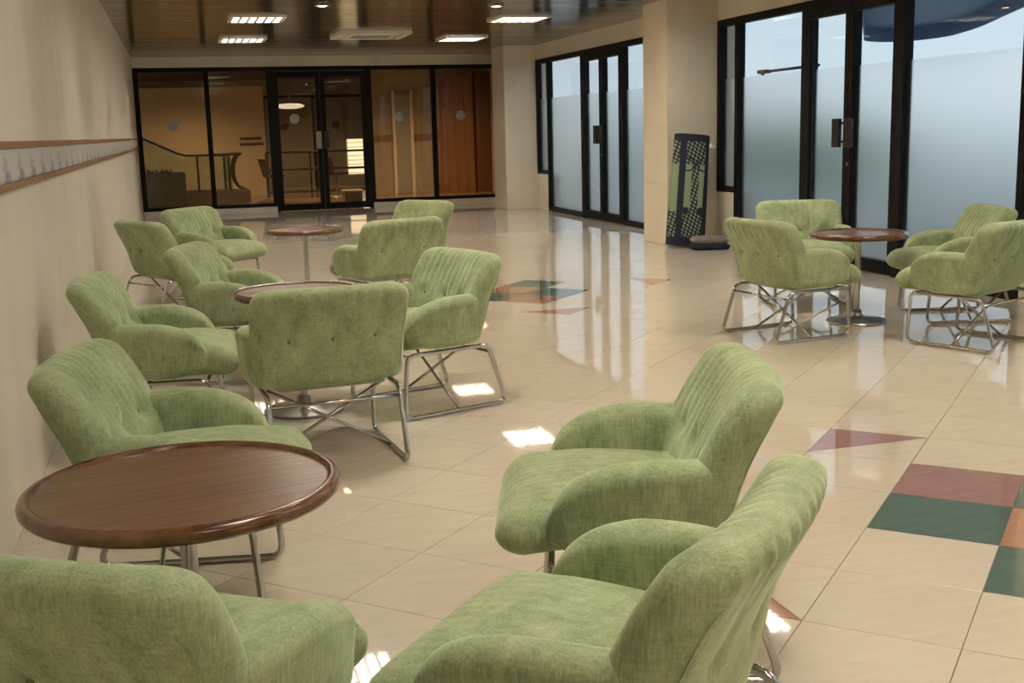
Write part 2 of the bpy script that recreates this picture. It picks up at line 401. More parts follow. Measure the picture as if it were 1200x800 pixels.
for i in range(-45, 45):
    for j in range(-45, 45):
        if (i, j) in HALF:
            a, b, m = HALF[(i, j)]; lst = [([grid(*q) for q in a], m), ([grid(*q) for q in b], 'tile')]
        else: lst = [([grid(i, j), grid(i + 1, j), grid(i + 1, j + 1), grid(i, j + 1)], COLOURS.get((i, j), 'tile'))]
        for poly, m in lst:
            full = len(poly) == 4
            if all(XL < p[0] < XR and YN < p[1] < YB for p in poly): whole = full
            else:
                whole = False
                for ax, val, kl in ((0, XL, False), (0, XR, True), (1, YN, False), (1, YB, True)):
                    poly = clip(poly, ax, val, kl)
                    if len(poly) < 3: break
                if len(poly) < 3: continue
            poly = ccw(poly); area = 0
            uv = [project(*p) for p in poly]
            cx = sum(u[0] for u in uv) / len(uv); cy = sum(u[1] for u in uv) / len(uv)
            if min(u[2] for u in uv) > 0.5 and -30 < cx < 1230 and -30 < cy < 840:
                area = abs(sum(uv[k - 1][0] * uv[k][1] - uv[k][0] * uv[k - 1][1] for k in range(len(uv)))) / 2
            pieces.append((area, poly, m, whole))
pieces.sort(key=lambda p: -p[0])
proto = {}; rest = []
for k, (area, poly, m, whole) in enumerate(pieces):
    cx = sum(p[0] for p in poly) / len(poly); cy = sum(p[1] for p in poly) / len(poly)
    if k < 290 or m != 'tile':
        loc = [(p[0] - cx, p[1] - cy) for p in poly]
        if whole:
            if m not in proto: proto[m] = slab_me('tile', shrink(loc))
            o = obj('tile', proto[m], m, fl, (cx, cy, 0.0))
        else: o = obj('tile', slab_me('tile', shrink(loc)), m, fl, (cx, cy, 0.0))
        o.location = (cx, cy, 0 - fl.location.z); o.location.x -= fl.location.x; o.location.y -= fl.location.y
        if m != 'tile': o['label'] = {'tile_red': 'dusty red floor tile', 'tile_green': 'dark green floor tile', 'tile_orange': 'terracotta floor tile'}[m]
    else: rest.append(shrink(poly))
V, Fc = [], []
for poly in rest:
    k = len(V); n = len(poly)
    V += [(*p, -0.004) for p in poly] + [(*p, 0.0) for p in poly]
    Fc += [(k + i, k + (i + 1) % n, k + n + (i + 1) % n, k + n + i) for i in range(n)] + [tuple(k + n + i for i in range(n))]
tf = obj('tile_field', mesh('tile_field', V, Fc), 'tile', fl); tf['kind'] = 'stuff'
tf.location = -fl.location

# ceiling of narrow metal planks
ce = struct(box('ceiling', XL - .15, XR + .25, YN - .15, YB + .12, ZC + .03, ZC + .15, 'dark'), 'dark bronze metal plank ceiling')
V, Fc = [], []
for y in np.arange(YN, YB, .2):
    t0, t1 = random.uniform(-.0012, .0012), random.uniform(-.0012, .0012); k = len(V); y1 = min(y + .188, YB)
    V += [(XL, y, ZC + t0), (XR, y, ZC + t0), (XR, y1, ZC + t1), (XL, y1, ZC + t1), (XL, y, ZC + .02), (XR, y, ZC + .02), (XR, y1, ZC + .02), (XL, y1, ZC + .02)]
    Fc += [tuple(i + k for i in f) for f in BOXF]
pl = obj('ceiling_planks', mesh('ceiling_planks', V, Fc), 'ceil', ce)
pl.location = -ce.location; pl['kind'] = 'stuff'

# left wall with tiled border
wl = struct(box('wall_left', XL - .15, XL, YN - .15, YB + .12, 0, ZC + .03, 'wall'), 'cream wall on the left with a blue tiled border')
for z, hh in ((1.275, .028), (1.125, .028)):
    y = 1.2
    while y < YB - .05:
        y1 = min(y + 1.505, YB - .001); o = box('trim_strip', XL, XL + .014, y + .002, y1 - .002, z, z + hh, 'trim', None, .004)
        o.parent = wl; o.location -= wl.location; y += 1.51
bt = box_me('border_tile', 0, .008, -.199, .199, 0, .118, .002)
y = 1.55
while y < YB - .2:
    o = obj('border_tile', bt, 'border', wl, Vector((XL, y, 1.155)) - wl.location); y += .402
wf = struct(box('wall_front', XL - .15, XR + .25, YN - .15, YN, 0, ZC + .03, 'wall'), 'cream wall behind the viewer')

# right wall: header, piers, dado walls
RF = 2.37      # window head height
wr = struct(box('wall_right', XR - .02, XR + .20, YN, YB + .12, RF, ZC + .03, 'wall'), 'cream right wall above the glazed bays')
def wr_part(name, *a, mat='wall'):
    o = box(name, *a, mat); o.parent = wr; o.location -= wr.location; return o
PIERS = [(18.32, 19.05), (11.70, 12.36), (5.35, 6.05), (-.95, -.25)]
for k, (a, b) in enumerate(PIERS):
    p = struct(box('pillar', 5.07 if k != 0 else 5.12, XR + .20, a, b, 0, ZC, 'pillar'), ['cream pillar at the far end by the black partition', 'cream pillar with the rolled mat leaning on it', 'cream pillar on the right beyond the picture edge', 'cream pillar by the right wall behind the viewer'][k])
    # thin tile cladding courses on the pillar faces
    if k < 2:
        x0 = 5.07 if k else 5.12
        for q in range(4):
            z0 = .005 + q * .65; z1 = min(z0 + .646, ZC - .003)
            o = box('cladding_panel', x0 - .008, x0, a + .002, b - .002, z0, z1, 'pillar'); o.parent = p; o.location -= p.location
            o = box('cladding_panel', x0 - .006, XR - .03, a - .008, a, z0, z1, 'pillar'); o.parent = p; o.location -= p.location
wr_part('wall_return', XR - .02, XR + .20, 19.05, YB + .12, 0, RF)
wr_part('wall_return', XR - .02, XR + .20, YN, -.95, 0, RF)

FROST = 1.755; SILL = .57; FX0, FX1 = XR - .03, XR + .06
def bay(n, y0, y1, yn0, yn1, yd0, yd1, label):
    """a glazed bay from y0 (near) to y1 (far): sidelight, panel, double door, panel, sidelight"""
    wn = struct(empty(f'window_{n}', (XR, (y0 + y1) / 2, 0)), label)
    dr = struct(empty(f'door_{n}', (XR, (yd0 + yd1) / 2, 0)), 'black framed double glass doors in the ' + label.split(' ', 1)[1])
    def part(name, a, b, z0, z1, mat='black', x0=FX0, x1=FX1, par=wn, bev=.004):
        o = box(name, x0, x1, a, b, z0, z1, mat, None, bev); o.parent = par; o.location -= par.location; return o
    W = .07
    part('head_rail', y0, y1, RF - W, RF)
    part('mullion', y0, y0 + W, SILL, RF - W); part('mullion', y1 - W, y1, SILL, RF - W)
    for c in (yn0, yn1): part('mullion', c - W / 2, c + W / 2, 0, RF - W)
    for c in (yd0, yd1): part('mullion', c - .045, c + .045, 0, RF - W)
    part('sill_rail', y0 + W, yn0 - W / 2, SILL, SILL + .06); part('sill_rail', yn1 + W / 2, y1 - W, SILL, SILL + .06)
    part('bottom_rail', yn0 + W / 2, yd0 - .045, 0, .07); part('bottom_rail', yd1 + .045, yn1 - W / 2, 0, .07)
    for (a, b, zb) in ((y0 + W, yn0 - W / 2, SILL + .06), (yn0 + W / 2, yd0 - .045, .07), (yd1 + .045, yn1 - W / 2, .07), (yn1 + W / 2, y1 - W, SILL + .06)):
        part('frosted_pane', a, b, zb, FROST, 'frost', XR + .01, XR + .018, bev=0)
        part('pane', a, b, FROST, RF - W, 'glass', XR + .01, XR + .018, bev=0)
    for (a, b) in ((y0, yn0 - W / 2), (yn1 + W / 2, y1)):
        wr_part('dado_wall', XR - .02, XR + .20, a, b, 0, SILL)
    ym = (yd0 + yd1) / 2; st = .06
    for a, b, s in ((yd0 + .047, ym - .003, -1), (ym + .003, yd1 - .047, 1)):
        part('door_stile', a, a + st, .012, RF - W - .004, par=dr); part('door_stile', b - st, b, .012, RF - W - .004, par=dr)
        part('door_rail', a + st, b - st, .012, .12, par=dr); part('door_rail', a + st, b - st, RF - W - .09, RF - W - .004, par=dr)
        part('frosted_pane', a + st, b - st, .12, FROST, 'frost', XR + .01, XR + .018, dr, 0)
        part('pane', a + st, b - st, FROST, RF - W - .09, 'glass', XR + .01, XR + .018, dr, 0)
        h0, h1 = (b - .15, b - .03) if s < 0 else (a + .03, a + .15)
        hd = part('door_handle', h0, h1, 1.06, 1.31, 'handle', FX0 - .06, FX0 - .03, dr, .006)
        for zz in (1.10, 1.26):
            q = part('handle_post', *((b - .05, b - .03) if s < 0 else (a + .03, a + .05)), zz, zz + .02, 'handle', FX0 - .032, FX0 + .002, dr, 0)
    lk = part('lock', ym - .03, ym - .012, .90, .93, 'steel', FX0 - .006, FX0 + .002, dr, .002)
bay(1, 12.36, 18.32, 13.10, 17.72, 14.53, 16.10, 'far glazed bay with frosted lower panes')
bay(2, 6.05, 11.70, 6.90, 11.25, 8.36, 9.88, 'near glazed bay with frosted lower panes')
bay(3, -.25, 5.35, .5, 4.75, 1.8, 3.35, 'nearest glazed bay beside the viewer with frosted panes')

# back partition of black framed tinted glass
BT = 2.43
wb = struct(box('wall_back', XL, XR + .2, YB, YB + .12, BT, ZC + .03, 'wall'), 'cream lintel above the black glazed partition')
def wb_part(name, *a, mat='white', bev=0):
    o = box(name, *a, mat, None, bev); o.parent = wb; o.location -= wb.location; return o
wb_part('kerb', XL, 1.60, YB - .05, YB + .12, 0, .09); wb_part('kerb', 3.27, XR, YB - .05, YB + .12, 0, .09)
wb_part('wall_end', 5.57, XR + .2, YB, YB + .12, .09, BT, mat='wall')
w4 = struct(empty('window_4', (2.4, YB, 0)), 'bronze tinted glazed partition at the far end')
d4 = struct(empty('door_4', (2.43, YB, 0)), 'black framed tinted double doors at the far end')
def bp_part(name, x0, x1, z0, z1, mat='black', y0=YB, y1=YB + .08, par=w4, bev=.004):
    o = box(name, x0, x1, y0, y1, z0, z1, mat, None, bev); o.parent = par; o.location -= par.location; return o
bp_part('head_rail', XL, 5.57, BT - .07, BT)
for x in (XL + .04, .56, 1.60, 3.26, 4.41, 5.53): bp_part('mullion', x - (.04 if x not in (1.60, 3.26) else .055), x + (.04 if x not in (1.60, 3.26) else .055), .09 if x not in (1.60, 3.26) else 0, BT - .07)
for a, b in ((XL + .08, .52), (.60, 1.56), (3.30, 4.37), (4.45, 5.49)):
    bp_part('bottom_rail', a, b, .09, .15)
    bp_part('pane', a, b, .15, BT - .07, 'tinted', YB + .03, YB + .038, bev=0)
for a, b, s in ((1.65, 2.425, 1), (2.435, 3.21, -1)):
    bp_part('door_stile', a, a + .075, .01, BT - .08, par=d4); bp_part('door_stile', b - .075, b, .01, BT - .08, par=d4)
    bp_part('door_rail', a + .075, b - .075, .01, .12, par=d4); bp_part('door_rail', a + .075, b - .075, BT - .18, BT - .08, par=d4)
    bp_part('pane', a + .075, b - .075, .12, BT - .18, 'tinted', YB + .03, YB + .038, d4, 0)
    hx = b - .06 if s > 0 else a + .06
    bp_part('door_handle', hx - .045, hx + .045, 1.05, 1.34, 'steel' if s > 0 else 'handle', YB - .06, YB - .03, d4, .005)
    for zz in (1.09, 1.28): bp_part('handle_post', hx - .012, hx + .012, zz, zz + .02, 'handle', YB - .035, YB + .002, d4, 0)
dot = lathe('sticker', [(0.0, 0), (.085, 0), (.085, .002), (0, .002)], 32)
for x, z, par in ((-.02, 1.49, w4), (1.98, 1.56, d4), (3.80, 1.55, w4), (4.89, 1.55, w4)):
    o = obj('sticker', dot, 'sticker', par, Vector((x, YB + .028, z)) - par.location); o.rotation_euler = (math.pi / 2, 0, 0)

# ------------------------------------------------------------------ ceiling fittings
def make_troffer():
    r = empty('ceiling_light', (0, 0, ZC)); a, b, d = .31, .34, .026
    fr = [(-a, a, -b, -b + .03, -d, 0), (-a, a, b - .03, b, -d, 0), (-a, -a + .03, -b + .03, b - .03, -d, 0), (a - .03, a, -b + .03, b - .03, -d, 0)]
    obj('frame', multi_box('frame', fr), 'white', r)
    obj('lamp_panel', box_me('lamp_panel', -a + .03, a - .03, -b + .03, b - .03, -.006, -.001), 'tube', r)
    bl = [(-a + .03, a - .03, y - .015, y + .015, -d + .002, -.007) for y in np.linspace(-b + .03, b - .03, 7)]
    bl += [(x - .013, x + .013, -b + .03, b - .03, -d + .002, -.007) for x in np.linspace(-a + .03, a - .03, 7)]
    obj('louvre', multi_box('louvre', bl), 'steel', r)
    return r
tro = make_troffer(); first = True
rows = [16.75, 13.80, 10.85, 7.90, 4.95, 2.0, -.95]
where = ['next to the far black partition', 'in the second row from the far partition', 'in the third row from the far partition', 'in the row over the round table by the window', 'in the row over the middle chairs', 'in the row over the nearest chairs', 'in the row behind the viewer']
for k, y in enumerate(rows):
    for x, side in ((.98, 'left'), (4.06, 'right')):
        o = tro if first else clone(tro, (0, 0, 0), 0); first = False
        o.location = (x, y, ZC)
        tag(o, f'louvred white ceiling light {where[k]}, {side} side', 'ceiling light', 'louvred ceiling lights')
def make_down():
    r = empty('downlight', (0, 0, ZC))
    obj('trim_ring', lathe('trim_ring', [(.055, -.002), (.085, 0), (.085, -.012), (.06, -.018), (.055, -.002)], 32), 'steel', r)
    obj('bulb', lathe('bulb', [(0, -.022), (.025, -.02), (.045, -.012), (.05, -.002), (0, 0)], 24), 'bulb', r)
    l = bpy.data.lights.new('downlight_beam', 'SPOT'); l.energy = DOWN; l.color = (1.0, .70, .42); l.spot_size = math.radians(125); l.spot_blend = 1; l.shadow_soft_size = .05
    o = bpy.data.objects.new('beam', l); COL.objects.link(o); o.parent = r; o.location = (0, 0, -.04)
    return r
dn = make_down(); first = True
for k, y in enumerate([12.40, 9.45, 6.5, 3.55, .6]):
    for x, side in ((1.55, 'left'), (3.40, 'right')):
        o = dn if first else clone(dn, (0, 0, 0), 0); first = False
        o.location = (x, y, ZC)
        tag(o, f'small warm recessed downlight, {side} one of the {["farthest", "second farthest", "middle", "second nearest", "nearest"][k]} pair', 'downlight', 'warm downlights')
ac = tag(empty('ceiling_air_conditioner', (2.62, 16.0, ZC)), 'cream cassette air conditioner set flush in the dark ceiling', 'air conditioner')
obj('panel', multi_box('panel', [(-.48, .48, -.48, -.40, -.04, 0), (-.48, .48, .40, .48, -.04, 0), (-.48, -.40, -.40, .40, -.04, 0), (.40, .48, -.40, .40, -.04, 0),
    (-.30, .30, -.30, -.27, -.045, 0), (-.30, .30, .27, .30, -.045, 0), (-.30, -.27, -.27, .27, -.045, 0), (.27, .30, -.27, .27, -.045, 0), (-.40, .40, -.40, .40, -.006, 0)]), 'white', ac)
for k in range(4):
    o = obj('air_flap', box_me('air_flap', -.29, .29, -.04, .04, -.004, .004), 'white', ac, (.35 * math.sin(k * math.pi / 2), .35 * math.cos(k * math.pi / 2), -.028), -k * math.pi / 2)
    o.rotation_euler.x = .35
g = obj('intake_grille', multi_box('intake_grille', [(-.27, .27, y - .008, y + .008, -.04, -.02) for y in np.linspace(-.25, .25, 13)]), 'grey', ac)

# ------------------------------------------------------------------ armchair
def build_chair():
    root = empty('armchair')
    # seat ---------------------------------------------------------
    def seat_fn(x, y, z):
        u = (x + .265) / .53                                   # 0 rear .. 1 front
        X = -.205 + u * .552
        wide = .245 + .032 * max(0., min(1., (u - .72) / .15))
        Y = y / .265 * wide
        crown = .022 * (1 - (y / .265) ** 2) * math.sin(math.pi * min(1, max(0, u)))
        drop = .05 * max(0, (u - .55) / .45) ** 2.2
        wz = (z / .068 + 1) / 2; wz = wz * wz * (3 - 2 * wz)
        zz = .365 + z - drop * (.25 + .55 * wz) + .022 * u + crown * wz
        if z > 0.02:                                           # soft flutes running front to back
            zz += .0007 * math.cos(Y * 2 * math.pi / .035 + 9 * u) * max(0., min(1., (u - .35) / .25)) * max(0, 1 - (abs(y) / .25) ** 6)
        return (X, Y, zz)
    obj('seat', soft_box('seat', (.265, .265, .068), (.068, .068, .0675), (40, 64, 14), seat_fn), 'fabric', root)
    # backrest -----------------------------------------------------
    HS, HT, HN = .31, .205, .052
    def back_xz(t):                                            # centre line, t 0 bottom .. 1 top
        return (-.165 - .105 * t + .022 * math.sin(math.pi * t) - .042 * t * t, .325 + .400 * t)
    def back_fn(y, z, n):
        t = (z + HT) / (2 * HT); s = y / HS
        wdt = .298 + .014 * min(1, t * 1.3)
        rc = .072; d = (1 - t) * .40                           # distance from the top edge (m)
        if d < rc: wdt -= rc * .8 * (1 - math.sqrt(max(0, 1 - ((rc - d) / rc) ** 2)))
        rb = .06; d2 = t * .40
        if d2 < rb: wdt -= .045 * (1 - math.sqrt(max(0, 1 - ((rb - d2) / rb) ** 2)))
        X, Z = back_xz(t)
        Y = s * wdt
        X += .045 * s * s * (1 - .25 * t)                      # wings come forward
        off = n * (1.0 + .12 * math.sin(math.pi * t))
        up = math.exp(-((t - .80) / .30) ** 2)
        wf = max(0., min(1., (n / HN - .1) / .7)); wr_ = max(0., min(1., (-n / HN - .1) / .7)); ed = max(0., 1 - abs(s) ** 8)
        o0 = off
        if n > 0:                                            # inner side: flutes, buttons
            off += .0065 * (abs(math.cos(Y * math.pi / .046)) - .6) * max(0, 1 - (abs(s) / .80) ** 8) * max(0., min(1., (t - .42) / .12))
            for b in (-.17, 0, .17): off -= .020 * math.exp(-((Y - b) / .035) ** 2 - ((t - .45) / .07) ** 2)
            off += .012 * math.exp(-((t - .25) / .2) ** 2)
            off = o0 + (off - o0) * wf * ed
        elif n < 0:                                         # outer side: buttons with soft pleats above
            for b in (-.17, 0, .17):
                off += .016 * math.exp(-((Y - b) / .022) ** 2 - ((t - .50) / .05) ** 2)
                if t > .50: off += .005 * math.exp(-((Y - b - .02 * (t - .50)) / .018) ** 2) * math.exp(-((t - .50) / .25) ** 2)
            off -= .0022 * math.cos(Y * 2 * math.pi / .055) * max(0, 1 - (abs(s) / .8) ** 6) * max(0., min(1., (t - .68) / .15)) * (1 if t < .97 else .5)
            off -= .012 * math.exp(-((t - .28) / .2) ** 2) * (1 - s * s)
            off = o0 + (off - o0) * wr_ * ed
        tilt = .30 - .1 * t
        return (X + off * math.cos(tilt), Y, Z + off * math.sin(tilt))
    bk = obj('backrest', soft_box('backrest', (HS, HT, HN), (.045, .045, .051), (132, 56, 12), back_fn), 'fabric', root)
    q = fillet([(-.93 * HS, -.7 * HT, 0), (-.93 * HS, .80 * HT, 0), (.93 * HS, .80 * HT, 0), (.93 * HS, -.7 * HT, 0)], .075, 8); rimp = []
    for c, d in zip(q, q[1:]):
        n_ = max(1, int((d - c).length / .015))
        for i in range(n_): p = c.lerp(d, i / n_); rimp.append((p.x, p.y))
    obj('seam_piping', tube_me('seam_piping', [back_fn(y, z, -.049) for y, z in rimp], .0018, 6), 'fabric', bk)
    bt_ = lathe('button', [(0, .004), (.006, .003), (.009, 0), (.006, -.003), (0, -.004)], 12)
    for b in (-.17, 0, .17):
        for n, t in ((.052, .45), (-.052, .50)):
            p = back_fn(b * HS / .31, t * 2 * HT - HT, n)
            o = obj('button', bt_, 'button', bk, p); o.rotation_euler = (0, math.pi / 2 - .25, 0)
    # armrests -----------------------------------------------------
    def arm_fn(sgn):
        def fn(x, y, z):
            u = (x + .22) / .44; v = (z + .11) / .22
            X = -.205 + u * .425
            top = .545 + .010 * math.sin(math.pi * min(1, u / .7))
            if u > .55: q = (u - .55) / .46; top = .392 + (top - .392) * math.sqrt(max(0, 1 - q ** 2.1))
            if u < .2: top += .035 * ((.2 - u) / .2) ** 2
            bot = .318 + .03 * max(0, (u - .55) / .45) ** 2 + .012 * max(0, .2 - u) / .2
            Z = bot + (top - bot) * v
            flare = .268 - .010 * (1 - v) + .020 * math.sin(math.pi * min(1, u * .9)) - .018 * max(0, (u - .6) / .4) ** 2 - .032 * max(0, (.25 - u) / .25) ** 1.4
            th = 1.0 + .12 * (v - .5)
            return (X, sgn * (flare + y * th), Z)
        return fn
    for sgn in (1, -1):
        fn = arm_fn(sgn)
        me = soft_box('armrest', (.22, .044, .11), (.05, .0435, .04), (40, 12, 26), fn)
        if sgn < 0: me.flip_normals()
        a = obj('armrest', me, 'fabric', root)
        path = [fn(x, .0425, .066) for x in np.linspace(-.15, .19, 22)]
        obj('seam_piping', tube_me('seam_piping', path, .0018, 6), 'fabric', a)
    # chrome sled frame --------------------------------------------
    R0 = .0105; fy = .262
    for sgn in (1, -1):
        P = [(.215, sgn * fy, .300), (.235, sgn * fy, R0), (-.320, sgn * fy, R0), (-.225, sgn * fy, .300)]
        obj('side_frame', tube_me('side_frame', fillet(P, .045, 6, True), R0, 10, True), 'chrome', root)
        obj('cross_bar', tube_me('cross_bar', [(-.055, sgn * fy, R0 + .004), (-.075 + .004 * sgn, -sgn * (fy - .02), .298)], .0075, 8), 'chrome', root)
    obj('stretcher', tube_me('stretcher', [(-.238, -fy, .262), (-.238, fy, .262)], .0075, 8), 'chrome', root)
    obj('stretcher', tube_me('stretcher', [(.213, -fy, .296), (.213, fy, .296)], .0075, 8), 'chrome', root)
    gl = lathe('foot_glide', [(0, 0), (.012, 0), (.012, .006), (0, .006)], 10)
    return root
CH = [
 (-0.12, 1.94, 55, 'green chenille armchair in the bottom left corner, its back to the viewer', 'chairs around the nearest table'),
 (0.645, 1.765, 137, 'green chenille armchair nearest the viewer at bottom centre, facing the big round table', 'chairs around the nearest table'),
 (1.05, 2.63, 162, 'green chenille armchair just behind the nearest centre one, seen from its side', 'chairs around the nearest table'),
 (-0.05, 3.30, -10, 'green chenille armchair between the left wall and the nearest round table', 'chairs around the nearest table'),
 (-0.13, 5.20, -6, 'green chenille armchair against the left wall, second from the viewer', 'chairs around the middle table'),
 (0.51, 4.72, 95, 'green chenille armchair with its buttoned back squarely to the viewer at the middle table', 'chairs around the middle table'),
 (1.05, 5.41, 199, 'green chenille armchair right of the middle table, its chrome sled frame fully in view', 'chairs around the middle table'),
 (0.27, 6.47, -17, 'green chenille armchair behind the left edge of the middle table, facing right', 'chairs around the middle table'),
 (-0.07, 8.83, 30.7, 'green chenille armchair by the left wall showing its plain back, at the far table', 'chairs around the far table'),
 (0.25, 9.86, -41, 'farthest green chenille armchair on the left, open seat facing the far table', 'chairs around the far table'),
 (1.34, 8.00, 112, 'green chenille armchair with pleated back to the viewer, between middle and far tables', 'chairs around the far table'),
 (1.77, 9.51, 214, 'green chenille armchair on the right of the far table, mostly hidden behind another', 'chairs around the far table'),
 (3.59, 6.39, 10, 'green chenille armchair on the left of the table by the window, back turned', 'chairs around the window table'),
 (4.30, 7.46, -106, 'green chenille armchair behind the table by the window, facing the viewer', 'chairs around the window table'),
 (4.82, 6.52, 165, 'green chenille armchair right of the window table, inner back showing', 'chairs around the window table'),
 (4.38, 5.73, 112, 'green chenille armchair cut by the right picture edge at the window table', 'chairs around the window table'),
]
ch0 = build_chair()
for k, (x, y, a, lab, grp) in enumerate(CH):
    o = ch0 if k == 0 else clone(ch0, (0, 0, 0), 0)
    o.location = (x, y, 0); o.rotation_euler = (0, 0, math.radians(a)); tag(o, lab, 'armchair', grp)

# ------------------------------------------------------------------ tables
def build_table(R, h):
    r = empty('round_table'); k = R / .3225
    W = lambda prof: [(q * k, z) for q, z in prof]
    obj('table_top', lathe('table_top', W([(0, h - .034), (.27, h - .034), (.298, h - .03), (.298, h - .010), (0, h - .010)]), 72), 'wood', r)
    obj('rim', lathe('rim', W([(.294, h - .012), (.297, h - .003), (.304, h), (.312, h - .001), (.319, h - .007), (.3225, h - .017), (.321, h - .027), (.314, h - .035), (.302, h - .038), (.290, h - .034)]), 96), 'rim', r)
    obj('mounting_plate', lathe('mounting_plate', [(0, h - .046), (.10, h - .046), (.10, h - .034), (0, h - .034)], 32), 'base', r)
    obj('stem', lathe('stem', [(.019, .03), (.019, h - .04)], 28), 'chrome', r)
    obj('base_plate', lathe('base_plate', [(0, 0), (.19, 0), (.192, .006), (.188, .012), (.15, .018), (.09, .026), (.05, .036), (.036, .052), (.031, .075), (.019, .082)], 56), 'base', r)
    return r
tb0 = build_table(.345, .555); tb1 = build_table(.308, .585)
for k, (x, y, a, lab) in enumerate([
    (-.04, 2.585, 12, 'large looking round walnut table with raised rim, nearest the viewer at left'),
    (.50, 5.50, 50, 'round walnut table mostly hidden behind the armchair with its back to the viewer'),
    (.91, 9.10, 20, 'round walnut table on a chrome stem, the far one near the black partition'),
    (4.20, 6.62, 75, 'round walnut table on a chrome pedestal by the frosted windows')]):
    o = tb0 if k == 0 else tb1 if k == 1 else clone(tb1, (0, 0, 0), 0)
    o.location = (x, y, 0); o.rotation_euler = (0, 0, math.radians(a)); tag(o, lab, 'table', 'round pedestal tables')

# ------------------------------------------------------------------ rolled mat, folded rug, wall button
def rolled_mat():
    th, turns, N, hgt = .013, 4, 56, 1.17
    pts = []
    for i in range(turns * N + 1):
        a = 2 * math.pi * i / N; sh = i / N * .0165
        A, B = .205 - sh, .078 - sh
        c, s = math.cos(a), math.sin(a); e = .55
        pts.append((math.copysign(abs(c) ** e, c) * A, math.copysign(abs(s) ** e, s) * B))
    V, Fc = [], []; levels = 9
    for l in range(levels):
        z = hgt * l / (levels - 1); k = 1.04 - .10 * (z / hgt) + .015 * math.sin(z * 5)
        for i, p in enumerate(pts):
            q = Vector(pts[min(i + 1, len(pts) - 1)]) - Vector(pts[max(i - 1, 0)]); q.normalize(); nrm = Vector((q.y, -q.x))
            zz = z + (.012 * math.sin(i * .11) if l == levels - 1 else 0)
            V.append((p[0] * k, p[1] * k, zz)); V.append(((p[0] - nrm.x * th) * k, (p[1] - nrm.y * th) * k, zz))
    n = len(pts) * 2
    for l in range(levels - 1):
        for i in range(len(pts) - 1):
            a = l * n + 2 * i
            Fc.append((a, a + 2, a + 2 + n, a + n)); Fc.append((a + 1, a + 1 + n, a + 3 + n, a + 3))
        for e in (0, len(pts) - 1):
            a = l * n + 2 * e; Fc.append((a, a + n, a + n + 1, a + 1))
    for i in range(len(pts) - 1):
        a = 2 * i; Fc.append((a, a + 1, a + 3, a + 2)); a += (levels - 1) * n; Fc.append((a, a + 2, a + 3, a + 1))
    return mesh('rolled_mat', V, Fc, False)
rm = obj('rolled_mat', rolled_mat(), 'weave', None, (5.17, 11.49, 0.0), math.radians(-14))
rm.rotation_euler = (math.radians(-3.0), math.radians(4.5), math.radians(-14)); rm.location.z = .018
tag(rm, 'tall rolled navy and green patterned mat leaning on the pillar', 'mat')
def rug_fn(x, y, z):
    u, v = x / .19, y / .14
    return (x, y, .052 + z * (1 - .25 * u * u - .2 * v * v) + (.006 * math.cos(u * 9) * math.cos(v * 7) if z > 0 else 0))
fr = tag(empty('folded_rug', (5.32, 11.20, 0), math.radians(-16)), 'small folded rug with grey patterned top on the floor beside the mat', 'rug')
obj('underside', soft_box('underside', (.20, .15, .03), (.03, .03, .0295), (12, 10, 4), lambda x, y, z: (x, y, .031 + z)), 'navy', fr)
obj('patterned_top', soft_box('patterned_top', (.19, .14, .042), (.04, .04, .041), (30, 24, 8), lambda x, y, z: (lambda p: (p[0], p[1], p[2] + .042))(rug_fn(x, y, z))), 'rug', fr)
wbt = obj('wall_button', lathe('wall_button', [(0, 0), (.034, 0), (.034, .012), (.026, .022), (0, .026)], 28), 'bright', None, (5.575, 11.668, 1.05))
wbt.rotation_euler = (math.pi / 2, 0, 0); tag(wbt, 'small white round button on the pillar above the rolled mat', 'button')

# ------------------------------------------------------------------ lobby behind the tinted glass
LX0, LX1, LY1 = -1.6, 6.45, 29.0
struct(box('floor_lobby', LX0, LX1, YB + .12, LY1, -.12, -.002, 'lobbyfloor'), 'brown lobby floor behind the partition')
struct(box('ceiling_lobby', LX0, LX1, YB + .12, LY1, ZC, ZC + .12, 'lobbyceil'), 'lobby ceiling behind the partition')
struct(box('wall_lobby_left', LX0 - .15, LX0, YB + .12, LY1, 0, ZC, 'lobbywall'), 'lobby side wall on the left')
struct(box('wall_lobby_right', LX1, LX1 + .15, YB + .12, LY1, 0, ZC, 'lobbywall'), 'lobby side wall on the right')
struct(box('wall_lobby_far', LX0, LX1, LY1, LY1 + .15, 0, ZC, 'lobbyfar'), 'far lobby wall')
struct(box('wall_lobby_screen', LX0, 1.88, 26.0, 26.14, 0, 2.33, 'lobbywall'), 'tall cream screen wall behind the escalator')
ls = tag(empty('wall_lettering', (1.57, 25.99, 1.18)), 'two dark rows of small lettering on the cream lobby wall', 'sign')
for row, z in ((0, .03), (1, -.09)):
    x = -.24
    while x < .22:
        wd = random.uniform(.03, .055); o = box('letter', x, x + wd, -.006, 0, z, z + .055, 'dark'); o.parent = ls; x += wd + .012
